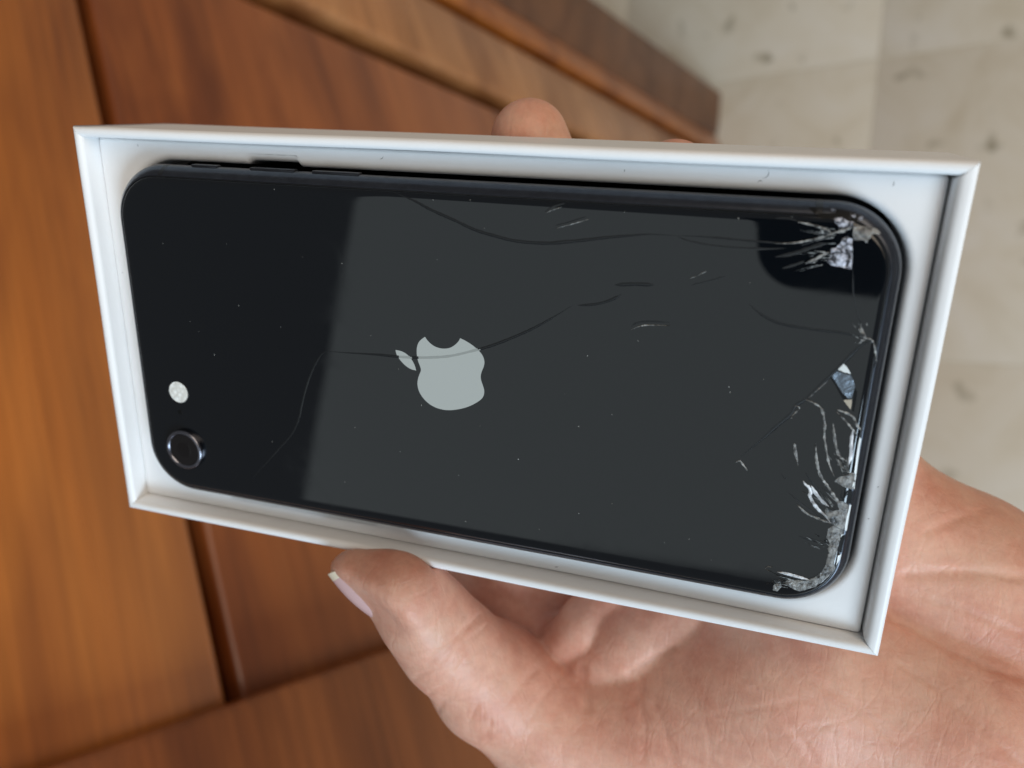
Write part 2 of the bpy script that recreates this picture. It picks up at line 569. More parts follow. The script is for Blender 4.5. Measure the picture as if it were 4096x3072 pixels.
# antenna bands
for x in (PCX - 58.0, PCX + 57.0):
    for sgn in (1, -1):
        rgs = []
        for xx in (x - 0.5, x + 0.5):
            rgs.append([(xx, PCY + sgn * (PW2 - d + 0.012), z) for d, z in prof[4:26]])
        n = len(rgs[0])
        mesh_obj('antenna_band', rgs[0] + rgs[1], [(i, i + 1, n + i + 1, n + i) for i in range(n - 1)], M_RUBBER, body, True)


def catmull(pts, closed=True, sub=6, corners=()):
    n = len(pts); out = []
    P = [Vector((p[0], p[1], 0)) for p in pts]
    rng = range(n) if closed else range(n - 1)
    for i in rng:
        p0 = P[(i - 1) % n] if closed or i > 0 else P[0]
        p1 = P[i % n]; p2 = P[(i + 1) % n]
        p3 = P[(i + 2) % n] if closed or i + 2 < n else P[n - 1]
        if i % n in corners: p0 = p1
        if (i + 1) % n in corners: p3 = p2
        for k in range(sub):
            t = k / sub
            out.append(0.5 * ((2 * p1) + (-p0 + p2) * t + (2 * p0 - 5 * p1 + 4 * p2 - p3) * t * t + (-p0 + 3 * p1 - 3 * p2 + p3) * t ** 3))
    if not closed: out.append(P[-1])
    return [(p.x, p.y) for p in out]


# traced shapes on the back glass, in box millimetres
LOGO = [(-4.37, 7.42), (-3.79, 6.71), (-2.85, 6.01), (-1.79, 5.68), (-0.73, 5.66), (0.33, 5.92), (1.26, 6.54), (1.96, 7.3), (2.26, 7.89), (3.34, 7.49), (4.61, 6.83), (5.76, 5.97), (6.46, 5.15), (6.77, 4.17), (6.66, 3.25), (6.31, 2.29), (6.13, 1.47), (6.21, 0.67), (6.52, -0.21), (6.79, -1.1), (6.73, -2.04), (6.32, -2.8), (5.39, -3.63), (3.99, -4.53), (2.33, -5.25), (0.42, -5.76), (-1.27, -5.85), (-2.96, -5.48), (-4.41, -4.6), (-5.49, -3.3), (-5.93, -1.93), (-5.86, -0.73), (-5.55, 0.25), (-5.25, 1.04), (-5.34, 1.68), (-5.76, 2.8), (-5.98, 3.93), (-5.96, 5.09), (-5.7, 6.04), (-5.21, 6.73)]
LEAF = [(-10.14, 4.34), (-9.0, 4.24), (-7.91, 3.78), (-7.08, 2.99), (-6.49, 2.01), (-6.15, 0.95), (-7.24, 1.1), (-8.32, 1.67), (-9.28, 2.57), (-9.92, 3.48)]
CRACKS = [
    ([(-10.49, 32.21), (-8.22, 31.52), (-5.97, 30.83), (-2.84, 29.48), (1.15, 28.1), (4.67, 26.8), (8.15, 26.02), (11.59, 25.45), (15.4, 25.36), (18.51, 25.58), (21.8, 26.07), (18.5, 25.62), (22.56, 26.24), (26.53, 26.97), (30.04, 27.51), (33.49, 27.98), (37.67, 28.04)], 0.8, 0.1),
    ([(37.67, 28.04), (39.04, 27.47), (41.89, 27.01), (45.77, 26.83), (50.26, 26.97), (53.75, 27.32)], 0.6, 0.05),
    ([(37.86, 28.05), (41.03, 28.18), (44.71, 28.15), (47.98, 28.05), (51.02, 28.01), (53.66, 28.01), (55.57, 28.37), (54.94, 28.2), (56.76, 28.73), (58.55, 29.3)], 0.45, 0.05),
    ([(-23.48, 2.51), (-18.61, 2.76), (-13.58, 3.05), (-9.88, 3.13), (-6.95, 3.31), (-3.35, 3.73), (0.68, 4.52), (5.53, 6.21), (8.47, 7.39), (12.66, 9.51), (15.88, 11.37), (19.02, 13.5), (21.87, 15.57)], 0.75, 0.12),
    ([(-23.48, 2.51), (-24.8, 2.12), (-26.21, 0.38), (-27.7, -2.25), (-28.96, -5.15), (-30.33, -9.38), (-31.02, -11.81), (-32.64, -15.18), (-36.34, -19.46), (-39.5, -22.95), (-43.06, -26.87)], 0.7, 0.09),
    ([(22.7, 15.68), (25.57, 16.16), (27.96, 17.01), (29.9, 18.2)], 0.7, 0.11),
    ([(28.6, 19.6), (31.76, 20.02), (34.9, 20.16)], 0.9, 0.1),
    ([(31.67, 13.05), (32.63, 13.77), (34.59, 14.22), (37.93, 14.35)], 0.4, 0.035),
    ([(16.66, 30.33), (18.06, 31.29), (19.86, 31.88)], 0.5, 0.035),
    ([(18.39, 28.28), (20.8, 29.03), (23.56, 30.08)], 0.5, 0.035),
    ([(40.45, 20.55), (43.19, 21.47), (45.69, 22.46)], 0.5, 0.03),
    ([(49.39, 18.5), (51.59, 16.96), (54.45, 15.88), (58.98, 15.48), (63.39, 15.37), (66.05, 14.98)], 0.6, 0.06),
    ([(67.84, 14.51), (66.23, 13.81), (64.52, 11.32), (62.64, 8.51), (59.78, 4.49), (58.32, 3.05), (57.78, 1.52), (55.67, -1.11), (54.04, -3.29), (51.15, -6.8)], 0.85, 0.07),
    ([(61.21, -7.95), (62.68, -9.73), (63.92, -11.2), (65.65, -13.32)], 0.3, 0.06),
    ([(58.89, -11.6), (61.1, -13.29), (62.8, -14.33), (65.49, -15.8), (67.15, -16.59), (68.61, -17.42)], 0.3, 0.07),
    ([(61.81, -19.38), (63.56, -19.79), (65.68, -20.0)], 0.28, 0.06),
    ([(57.69, -8.77), (58.31, -9.52), (58.69, -9.21)], 0.22, 0.05),
    ([(52.36, 25.9), (55.14, 26.72), (57.45, 27.79), (59.23, 28.41)], 0.9, 0.08),
    ([(53.54, 24.27), (55.36, 25.02), (56.61, 25.63)], 0.6, 0.05),
    ([(63.36, 24.98), (63.83, 21.89), (64.5, 19.71), (65.32, 17.72), (66.45, 15.96)], 0.3, 0.05),
    ([(51.65, 31.55), (53.35, 31.65), (54.8, 31.35)], 0.4, 0.05),
]
STREAKS = [
    ([(54.82, 31.26), (56.25, 31.04), (57.79, 30.72), (58.95, 30.36), (59.85, 29.93)], 0.35),
    ([(59.84, 29.98), (61.15, 30.41), (62.68, 31.14)], 0.42),
    ([(59.85, 29.88), (58.55, 29.25), (56.76, 28.71), (54.94, 28.2), (52.12, 27.88)], 0.26),
    ([(56.67, 25.23), (57.45, 25.74), (58.24, 26.16), (59.08, 26.87), (59.97, 27.18)], 0.38),
    ([(61.31, 29.35), (61.27, 28.66), (61.5, 28.09), (61.6, 27.41)], 0.22),
    ([(50.49, -7.91), (51.04, -7.53), (51.59, -8.06), (52.5, -9.14)], 0.28),
    ([(65.7, 17.24), (65.71, 16.29), (66.39, 15.02), (67.66, 14.58), (68.61, 11.8), (68.61, 10.53)], 0.22),
    ([(58.96, -3.19), (59.3, -4.64), (60.02, -6.91)], 0.4),
    ([(59.62, 4.26), (60.96, 3.83), (62.17, 2.96), (62.97, 0.59), (63.14, -1.27), (64.07, -4.53), (64.55, -5.95), (65.58, -7.94)], 0.36),
    ([(62.06, -2.71), (62.65, -5.61), (63.55, -8.07), (65.37, -10.38), (66.74, -12.12), (68.6, -13.34)], 0.44),
    ([(64.1, 0.96), (64.93, -2.27), (65.77, -4.26), (67.17, -5.1)], 0.4),
    ([(65.68, -4.91), (66.4, -6.08), (68.02, -7.1)], 0.3),
    ([(64.3, 3.26), (66.56, 2.55), (67.47, 1.24), (68.35, 0.13)], 0.4),
    ([(64.36, 2.86), (65.6, 1.8), (66.86, 0.53), (68.16, -0.94)], 0.3),
    ([(67.07, 0.35), (67.2, -1.92), (67.46, -3.99), (67.35, -5.71)], 0.5),
    ([(61.1, -9.4), (61.48, -9.94), (62.16, -10.42), (62.55, -11.32), (62.43, -11.77), (63.01, -12.82), (64.12, -14.09), (65.16, -14.87), (66.27, -16.14)], 0.5),
    ([(62.42, -10.02), (63.07, -10.99), (63.8, -11.83), (64.63, -12.65), (65.53, -13.22)], 0.5),
    ([(60.74, -13.72), (62.38, -15.02), (64.55, -15.73), (66.27, -16.14)], 0.34),
    ([(59.31, -26.67), (61.05, -26.71), (62.59, -26.88), (64.44, -27.07)], 0.5),
    ([(58.46, -26.85), (57.66, -26.63), (57.43, -26.35), (57.8, -25.97), (58.46, -25.96)], 0.16),
    ([(58.13, 3.03), (58.91, 2.72), (57.83, 1.1)], 0.2),
    ([(40.25, 21.61), (41.6, 22.34), (42.75, 23.07)], 0.13),
    ([(31.72, 12.47), (33.07, 13.24), (34.64, 13.6), (37.97, 13.87)], 0.14),
    ([(16.67, 30.14), (18.08, 30.81), (19.48, 31.32)], 0.12),
    ([(18.61, 27.9), (21.42, 28.83), (23.98, 29.72)], 0.12),
    ([(62.55, 7.9), (61.34, 6.33), (59.8, 4.29)], 0.14),
]
SHARDS = [
    ([(59.65, 31.9), (59.98, 32.17), (60.88, 32.24), (61.49, 31.78), (62.5, 31.75), (62.48, 31.27), (61.03, 30.59), (60.4, 31.13), (59.91, 31.39)], 'bright'),
    ([(62.45, 30.88), (63.22, 31.17), (64.84, 31.13), (66.0, 30.64), (66.32, 30.27), (65.19, 30.1), (64.83, 29.5), (64.66, 28.9), (63.97, 29.24), (62.71, 29.15)], 'frost'),
    ([(59.8, 27.67), (60.6, 27.92), (61.2, 28.85), (61.31, 29.35), (61.83, 29.58), (62.61, 29.24), (62.89, 27.21), (63.21, 24.96), (62.51, 25.0), (61.55, 25.22), (60.53, 25.24), (59.81, 25.68), (59.38, 26.05), (60.0, 26.29), (60.07, 27.09)], 'bright'),
    ([(62.1, 32.59), (62.53, 32.71), (62.77, 32.34), (62.33, 32.22)], 'bright'),
    ([(62.89, 32.16), (63.47, 32.48), (63.76, 32.31), (63.36, 32.0)], 'bright'),
    ([(59.05, 33.17), (59.44, 33.33), (59.74, 33.16), (59.31, 32.99)], 'bright'),
    ([(57.46, 25.69), (57.97, 26.09), (58.47, 25.87), (57.77, 25.52)], 'frost'),
    ([(56.04, 33.28), (57.42, 33.31), (59.82, 33.21), (62.04, 32.96), (63.1, 32.55), (62.84, 31.29), (62.5, 31.75), (61.49, 31.83), (60.87, 32.3), (59.54, 31.99), (58.19, 31.81), (57.08, 32.47)], 'hole'),
    ([(65.51, 16.26), (65.8, 16.58), (66.47, 15.6), (66.9, 14.79), (66.0, 15.27)], 'frost'),
    ([(64.18, 10.69), (64.87, 9.98), (65.47, 9.1), (64.5, 9.34), (63.54, 9.62)], 'white'),
    ([(63.58, 9.38), (64.53, 9.14), (65.49, 8.99), (66.26, 7.37), (66.17, 5.35), (65.71, 5.18), (64.79, 5.97), (63.69, 7.44), (62.86, 8.5)], 'metal'),
    ([(62.59, 8.26), (62.87, 8.38), (63.7, 7.32), (64.81, 5.83), (65.67, 5.08), (64.99, 4.92), (63.57, 7.02)], 'hole'),
    ([(65.05, 4.87), (65.73, 5.06), (66.24, 5.21), (66.32, 3.54)], 'tan'),
    ([(66.38, 7.18), (66.76, 6.43), (66.81, 3.2), (66.47, 3.36), (66.34, 5.17)], 'hole'),
    ([(66.84, -7.6), (68.03, -6.92), (68.76, -7.15), (68.78, -9.87), (67.11, -9.44), (65.7, -8.74), (66.02, -8.21)], 'frost'),
    ([(66.47, -11.95), (67.49, -12.01), (68.55, -12.66), (68.45, -15.36), (68.49, -17.2), (66.6, -16.33), (65.43, -15.32), (65.0, -13.8), (66.35, -13.92), (67.21, -13.52)], 'frost'),
    ([(66.67, -16.46), (68.51, -17.32), (68.09, -18.39), (67.97, -20.04), (67.92, -21.81), (67.79, -23.1), (66.68, -23.33), (66.87, -21.78), (66.41, -20.73), (66.69, -19.79), (66.03, -18.8), (66.0, -17.18)], 'frost'),
    ([(68.61, -12.71), (68.83, -12.67), (68.9, -17.34), (68.56, -17.24), (68.5, -15.35)], 'white'),
    ([(68.82, -7.38), (68.93, -9.84), (68.39, -9.82), (68.3, -8.05)], 'white'),
    ([(68.61, -17.79), (67.99, -18.76), (68.17, -18.03)], 'white'),
    ([(67.01, -9.94), (68.72, -10.12), (68.8, -12.5), (68.03, -12.22), (67.01, -11.32)], 'hole'),
    ([(68.78, -17.91), (68.71, -21.4), (67.91, -20.93), (68.03, -18.9)], 'hole'),
    ([(66.65, -21.77), (67.51, -21.21), (67.77, -23.19), (68.18, -24.25), (67.88, -25.22), (66.63, -26.78), (65.57, -28.32), (64.48, -28.96), (63.17, -29.65), (61.81, -29.16), (60.63, -28.49), (61.2, -27.84), (62.68, -27.54), (64.04, -27.29), (65.2, -26.44), (66.19, -25.19), (66.61, -23.69)], 'frost'),
    ([(68.16, -21.97), (68.72, -21.6), (68.67, -22.62), (68.21, -23.76)], 'white'),
    ([(58.98, -29.26), (59.78, -28.68), (60.5, -29.18), (59.78, -30.41), (59.11, -30.3)], 'frost'),
    ([(68.25, -0.92), (68.56, -1.19), (68.63, -4.01), (68.88, -7.38), (68.74, -10.01), (68.46, -7.02), (68.31, -3.64)], 'white'),
]


def plate(name, outline, z0, z1, material, parent):
    V, F = loft([[(x, y, z0) for x, y in outline], [(x, y, z1) for x, y in outline]], False, True)
    return fix_normals(mesh_obj(name, V, F, material, parent, False))


lg = plate('logo', catmull(LOGO, True, 6, (0, 8)), ZG - 0.2, ZG + 0.012, M_LOGO, glass)
tag(lg, 'silver mirror apple emblem with a bite and a leaf')
plate('leaf', catmull(LEAF, True, 6, (0, 5)), ZG - 0.2, ZG + 0.012, M_LOGO, lg)

rnd = random.Random(7)


def drop(x, y):
    """how far the rounded edge of the back lies below the flat of the glass at this point"""
    qx, qy = abs(x - PCX) - (PL2 - PR_), abs(y - PCY) - (PW2 - PR_)
    d = PR_ - math.hypot(max(qx, 0), max(qy, 0)) - min(max(qx, qy), 0)
    if d >= 3.41: return 0.0
    if d > 2.16: return 0.43 * (math.sin(math.acos(1 - (d - 2.16) / 1.25)) - 1)
    return math.sqrt(max(0.0, RR * RR - (RR - max(d, 0)) ** 2)) - RR


def inside(x, y, poly):
    r = False; j = len(poly) - 1
    for i in range(len(poly)):
        if (poly[i][1] > y) != (poly[j][1] > y) and x < (poly[j][0] - poly[i][0]) * (y - poly[i][1]) / (poly[j][1] - poly[i][1]) + poly[i][0]:
            r = not r
        j = i
    return r


LOGO_C, LEAF_C = catmull(LOGO, True, 6, (0, 8)), catmull(LEAF, True, 6, (0, 5))
# cracks: low ridges whose two flanks mirror other parts of the room than the flat glass
for pts, w, h in CRACKS:
    c = catmull(pts, False, 8)
    n = len(c); V = []
    for i, (x, y) in enumerate(c):
        a = c[max(i - 1, 0)]; b = c[min(i + 1, n - 1)]
        t = Vector((b[0] - a[0], b[1] - a[1], 0)).normalized()
        nn = Vector((-t.y, t.x, 0))
        if nn.y < 0: nn = -nn
        f = min(1.0, 5.0 * min(i, n - 1 - i) / n + 0.06) * (0.85 + 0.3 * rnd.random())
        wv = w * 0.31 * f
        for o, z in ((1.0, 0.0), (0.42, 0.45), (-0.15, 1.0), (-0.5, 0.5), (-1.0, 0.0)):
            V.append((x + nn.x * wv * o, y + nn.y * wv * o, ZG + 0.016 + h * 0.6 * f * z + drop(x, y)))
    F = []
    for i in range(n - 1):
        for k in range(4):
            F.append((i * 5 + k, i * 5 + k + 1, (i + 1) * 5 + k + 1, (i + 1) * 5 + k))
    over = [inside(V[f[1]][0], V[f[1]][1], LOGO_C) or inside(V[f[1]][0], V[f[1]][1], LEAF_C) for f in F]
    for f, ov in zip(F, over):
        if ov:
            for q in f: V[q] = (V[q][0], V[q][1], min(V[q][2], ZG + 0.018))
    o = mesh_obj('crack', V, F, M_GLASS, glass, True)
    o.data.materials.append(M_LOGO_CRACK); o.data.materials.append(M_CRACK)
    o.data.polygons.foreach_set('material_index', [1 if q else (2 if i % 4 < 3 else 0) for i, q in enumerate(over)])
    bm = bmesh.new(); bm.from_mesh(o.data); bmesh.ops.recalc_face_normals(bm, faces=bm.faces)
    if sum(f.normal.z for f in bm.faces) < 0: bmesh.ops.reverse_faces(bm, faces=bm.faces)
    bm.to_mesh(o.data); bm.free()

# bright broken edges along the cracks
for pts, w in STREAKS:
    glint = w >= 0.5
    c = catmull(pts, False, 8)
    n = len(c); V = []
    for i, (x, y) in enumerate(c):
        a = c[max(i - 1, 0)]; b = c[min(i + 1, n - 1)]
        t = Vector((b[0] - a[0], b[1] - a[1], 0)).normalized()
        f = min(1.0, 4.0 * min(i, n - 1 - i) / n + 0.1) * ((0.8 + 0.4 * rnd.random()) if glint else (0.45 + 0.9 * rnd.random()))
        wv = w * 0.5 * f
        zz = ZG + 0.05 + drop(x, y)
        V += [(x - t.y * wv, y + t.x * wv, zz), (x + (rnd.random() - .5) * wv, y + (rnd.random() - .5) * wv, zz + 0.05 + 0.08 * rnd.random()), (x + t.y * wv, y - t.x * wv, zz)]
    F = []
    for i in range(n - 1):
        for k in range(2):
            F.append((i * 3 + k, i * 3 + k + 1, (i + 1) * 3 + k + 1, (i + 1) * 3 + k))
    o = mesh_obj('crack_edge', V, F, M_GLINT if glint else M_STRAND, glass, False)
    bm = bmesh.new(); bm.from_mesh(o.data); bmesh.ops.recalc_face_normals(bm, faces=bm.faces)
    if sum(f.normal.z for f in bm.faces) < 0: bmesh.ops.reverse_faces(bm, faces=bm.faces)
    bm.to_mesh(o.data); bm.free()

SM = {'bright': M_BRIGHT, 'frost': M_FROST, 'hole': M_HOLE, 'white': M_WHITE, 'metal': M_METAL, 'tan': M_TAN}
SN = {'bright': 'glass_shard', 'frost': 'glass_shard', 'hole': 'chipped_gap', 'white': 'exposed_edge', 'metal': 'exposed_plate', 'tan': 'exposed_plate'}
for pts, kind in SHARDS:
    bm = bmesh.new()
    z0 = {'hole': 0.02, 'white': 0.03, 'metal': 0.03, 'tan': 0.03}.get(kind, 0.045)
    vs = [bm.verts.new((x, y, ZG + z0)) for x, y in pts]
    f = bm.faces.new(vs)
    if f.normal.z < 0: f.normal_flip()
    bmesh.ops.triangulate(bm, faces=bm.faces[:])
    rough_face = kind in ('bright', 'frost')
    bmesh.ops.subdivide_edges(bm, edges=bm.edges[:], cuts=2 if rough_face else 1, use_grid_fill=True)
    bmesh.ops.triangulate(bm, faces=bm.faces[:])
    amp = {'bright': 0.22, 'frost': 0.10, 'metal': 0.01, 'white': 0.05, 'tan': 0.02, 'hole': 0.0}[kind]
    for v in bm.verts:
        if not v.is_boundary:
            v.co.z += rnd.random() * amp
        v.co.x += (rnd.random() - 0.5) * 0.12; v.co.y += (rnd.random() - 0.5) * 0.12
        v.co.z += rnd.random() * amp * 0.4
    for v in bm.verts:
        v.co.z += drop(v.co.x, v.co.y)
        v.co *= MM
    bmesh.ops.recalc_face_normals(bm, faces=bm.faces)
    if sum(f.normal.z for f in bm.faces) < 0: bmesh.ops.reverse_faces(bm, faces=bm.faces)
    me = bpy.data.meshes.new(SN[kind]); bm.to_mesh(me); bm.free()
    me.materials.append(SM[kind])
    o = bpy.data.objects.new(SN[kind], me); COL.objects.link(o); o.parent = glass

# needles and crumbs of glass thrown out from the points of impact
for cx, cy, a0, a1, num, lmin, lmax, spread in ((61.0, 29.6, 2.85, 3.5, 15, 0.4, 4.6, 1.6), (59.8, 26.4, 2.95, 3.6, 14, 0.4, 4.0, 1.4), (66.3, 14.6, 1.4, 4.4, 16, 0.3, 1.5, 0.8),
                                                (67.0, -6.5, 1.5, 2.4, 22, 0.4, 2.6, 1.6), (66.3, -14.2, 2.0, 2.7, 13, 0.6, 4.8, 2.2), (66.4, -20.4, 2.5, 3.2, 16, 0.3, 2.2, 1.6), (62.6, -28.4, 2.8, 3.3, 22, 0.4, 3.4, 1.2)):
    V = []; F = []
    for i in range(num):
        a = a0 + (a1 - a0) * rnd.random()
        x = cx + (rnd.random() - 0.5) * spread; y = cy + (rnd.random() - 0.5) * spread * 1.3
        L_ = lmin + (lmax - lmin) * rnd.random() ** 2.6; w = 0.03 + 0.09 * rnd.random() ** 2
        off = rnd.random() ** 2 * 2.4
        x += math.cos(a) * off; y += math.sin(a) * off
        b = len(V); bend = (rnd.random() - 0.5) * 0.35 * L_
        for q in (0.0, 0.35, 0.7, 1.0):
            px_, py_ = x + math.cos(a) * L_ * q - math.sin(a) * bend * q * q, y + math.sin(a) * L_ * q + math.cos(a) * bend * q * q
            ww = w * (1 - q) * (0.6 + 0.8 * rnd.random()) + 0.008
            V += [(px_ - math.sin(a) * ww, py_ + math.cos(a) * ww, ZG + 0.055 + drop(px_, py_)), (px_ + math.sin(a) * ww, py_ - math.cos(a) * ww, ZG + 0.06 + 0.10 * rnd.random() + drop(px_, py_))]
        for k in range(3): F.append((b + 2 * k + 1, b + 2 * k + 3, b + 2 * k + 2, b + 2 * k))
    o = mesh_obj('glass_splinters', V, F, M_STRAND, glass)
    tag(o, kind='stuff')

# dust and tiny chips on the glass and the frame
V = []; F = []
for i in range(44):
    x = PCX + (rnd.random() * 2 - 1) * 64; y = PCY + (rnd.random() * 2 - 1) * 29
    if i > 37: y = PCY + 30.6 + rnd.random() * 0.9; x = PCX + (rnd.random() * 2 - 1) * 55
    l = 0.04 + 0.15 * rnd.random() ** 2; w = 0.035 + 0.03 * rnd.random(); a = rnd.random() * 3.14
    b = len(V)
    for q, s in ((1, 0.3), (0.2, 1), (-1, 0.4), (-0.4, -1)):
        V.append((x + math.cos(a) * l * q - math.sin(a) * w * s, y + math.sin(a) * l * q + math.cos(a) * w * s, ZG + 0.02))
    V.append((x, y, ZG + 0.05))
    F += [(b, b + 1, b + 4), (b + 1, b + 2, b + 4), (b + 2, b + 3, b + 4), (b + 3, b, b + 4)]
dust = mesh_obj('dust_flecks', V, F, M_DUST, glass)
tag(dust, kind='stuff')

# camera, microphone and flash
LX, LY = -58.2, -22.4
cam_ring = mesh_obj('camera_ring', *lathe([(4.3, ZG - 0.3), (4.3, ZG + 0.55), (4.25, ZG + 0.85), (4.1, ZG + 1.05), (3.9, ZG + 1.12), (3.6, ZG + 1.08), (3.42, ZG + 0.86)], LX, LY, 64), M_RING, phone, True, MM, 40)
fix_normals(cam_ring)
lens = mesh_obj('lens', *lathe([(3.44, ZG + 0.86), (3.38, ZG + 0.93), (2.6, ZG + 0.93)], LX, LY, 64), M_LENS, cam_ring, True, MM, 40)
fix_normals(lens)
fix_normals(mesh_obj('lens_barrel', *lathe([(1.7, ZG + 0.932), (1.5, ZG + 0.955), (1.2, ZG + 0.94), (0.6, ZG + 0.99)], LX, LY, 40), M_LENS_IN, cam_ring, True))
for a in (2.75, 5.65):
    fix_normals(mesh_obj('ring_glint', *lathe([(0.16, ZG + 0.93), (0.13, ZG + 1.0), (0.05, ZG + 1.03)], LX + 3.6 * math.cos(a), LY + 3.6 * math.sin(a), 10), M_RING, cam_ring, True))
fl = mesh_obj('flash', *lathe([(2.25, ZG - 0.1), (2.22, ZG + 0.015), (1.9, ZG + 0.03), (1.0, ZG + 0.06)], -58.6, -10.1, 48), M_FLASH, phone, True, MM, 50)
fix_normals(fl)
fix_normals(mesh_obj('flash_rim', *lathe([(2.45, ZG - 0.1), (2.42, ZG + 0.012), (2.26, ZG + 0.010)], -58.6, -10.1, 48), M_RUBBER, fl, True))
fix_normals(mesh_obj('microphone_hole', *lathe([(0.55, ZG - 0.1), (0.52, ZG + 0.02), (0.4, ZG + 0.008)], -58.75, -14.5, 24), M_HOLE, phone, True))

# a few dark fibres and specks caught on the white insert
V = []; F = []
for x, y, l, a, c in ((49.9, 37.2, 1.6, 1.1, 0.5), (48.8, 36.4, 0.9, 0.3, -0.3), (67.4, 36.9, 0.8, 1.5, 0.1), (-14.5, 37.0, 0.9, 0.6, 0.2), (28.0, 36.9, 0.5, 1.4, 0.0), (72.9, -10.6, 0.4, 0.9, 0.0), (72.4, -16.5, 0.35, 0.2, 0.0), (-66.0, 37.3, 0.5, 2.0, 0.1), (-73.8, 12.0, 0.4, 0.7, 0.0), (20.0, -37.4, 0.9, 0.2, 0.1)):
    b = len(V)
    for q in (-1.0, -0.5, 0.0, 0.5, 1.0):
        px_, py_ = x + math.cos(a) * l * 0.5 * q - math.sin(a) * c * q * q, y + math.sin(a) * l * 0.5 * q + math.cos(a) * c * q * q
        ww = 0.05 * (1.15 - abs(q))
        V += [(px_ - math.sin(a) * ww, py_ + math.cos(a) * ww, ZI + 0.03 + (max(0.0, px_ - 20.0) / 55.0) ** 1.5 * 1.2), (px_ + math.sin(a) * ww, py_ - math.cos(a) * ww, ZI + 0.03 + (max(0.0, px_ - 20.0) / 55.0) ** 1.5 * 1.2)]
    for k in range(4): F.append((b + 2 * k + 1, b + 2 * k + 3, b + 2 * k + 2, b + 2 * k))
tag(mesh_obj('fibres', V, F, M_FIBRE, insert), kind='stuff')

# ------------------------------------------------------------------ hand
# --- hand sdf begin
def h_cone(p, a, b, ra, rb):
    a = np.asarray(a, np.float32); b = np.asarray(b, np.float32)
    ba = b - a
    t = np.clip(((p - a) @ ba) / float(ba @ ba), 0, 1)
    q = p - a - t[..., None] * ba
    return np.sqrt((q * q).sum(-1)) - (ra + (rb - ra) * t)


def smin(a, b, k):
    h = np.maximum(k - np.abs(a - b), 0) / k
    return np.minimum(a, b) - h * h * k * 0.25


def chain(p, pts, k):
    d = None
    for (a, ra), (b, rb) in zip(pts[:-1], pts[1:]):
        e = h_cone(p, a, b, ra, rb)
        d = e if d is None else smin(d, e, k)
    return d


THUMB = [((-19.3, -45.6, 1.4), 6.9), ((-10.8, -46.8, 1.2), 8.5), ((-7.0, -55.0, -3.0), 9.0), ((-3.6, -63.6, -7.5), 9.6), ((3.4, -77.0, -15.0), 12.4), ((16.0, -88.5, -20.0), 14.2), ((29.0, -91.0, -26.0), 16.5)]
THENAR = [((29.0, -91.0, -26.0), 16.5), ((44.0, -84.0, -30.5), 19.0), ((66.0, -67.0, -31.5), 23.5), ((98.0, -72.0, -32.0), 23.0), ((126.0, -94.0, -28.0), 22.0)]
ROLLS = [
    [((15.5, -74.0, -25.0), 5.5), ((23.0, -64.0, -25.5), 6.0), ((30.0, -55.0, -28.0), 6.5)],
    [((25.5, -74.5, -25.0), 8.0), ((33.5, -65.0, -25.5), 9.2), ((44.0, -55.0, -28.0), 11.0)],
    [((-13.0, -64.0, -38.0), 9.5), ((18.0, -79.0, -38.0), 12.0)]]
FINGERS = [
    [((34, -67, -45), 12.0), ((-2, -60, -41), 10.6), ((-17, -38, -36.5), 9.0), ((-19, -16, -34), 7.8)],
    [((50, -50, -44), 11.5), ((26, -8, -37.5), 9.4), ((12, 20, -34.8), 8.5), ((3.4, 40.0, -33.6), 7.7)],
    [((65, -38, -43), 11.0), ((50, 0, -37), 9.0), ((40, 20, -34.5), 8.2), ((32.5, 33.7, -33.4), 7.3)],
    [((77, -31, -41), 10.5), ((68, 2, -36), 8.2), ((61, 16, -34), 7.4), ((56, 27, -33), 6.6)]]
META = [
    [((34, -67, -45), 12.0), ((122, -99, -36), 19.0)],
    [((50, -50, -44), 12.5), ((126, -88, -36), 19.0)],
    [((65, -38, -43), 13.0), ((130, -76, -35), 19.0)],
    [((77, -32, -39), 14.5), ((98, -43.5, -39), 16.5), ((134, -62, -34), 18.0)]]
ARM = [[((120, -98, -36), 19.0), ((182, -132, 16), 23.0)], [((132, -68, -35), 18.0), ((194, -100, 16), 23.0)]]


def hand_sdf(p):
    palm = None
    for m in META:
        e = chain(p, m, 4.0)
        palm = e if palm is None else smin(palm, e, 10.0)
    for m in ARM:
        palm = smin(palm, chain(p, m, 6.0), 14.0)
    d = palm
    for f in FINGERS:
        d = np.minimum(d, smin(palm, chain(p, f, 5.0), 6.0))
    tip = chain(p, THUMB[:3], 5.0)
    bed = (p - np.array([-25.16, -44.1, 3.77], np.float32)) @ np.array([-0.34, -0.41, 0.845], np.float32) + 0.35
    tip = -smin(-tip, -bed, 2.0)                       # the back of the last joint is flat under the nail
    th = smin(smin(tip, chain(p, THUMB[2:], 5.0), 4.0), chain(p, THENAR, 12.0), 6.0)
    d = smin(d, chain(p, ROLLS[0], 3.0), 0.8)
    d = smin(d, chain(p, ROLLS[1], 3.0), 0.6)
    d = smin(d, chain(p, ROLLS[2], 3.0), 4.0)
    d = smin(d, th, 0.9)
    # flesh gives way where it presses on the box
    q = np.abs(p - np.array([0, 0, -12.5], np.float32)) - np.array([77.5, 40.7, 12.55], np.float32)
    bx = np.sqrt((np.maximum(q, 0) ** 2).sum(-1)) + np.minimum(q.max(-1), 0) - 0.1
    return -smin(-d, bx, 1.2)
# --- hand sdf end


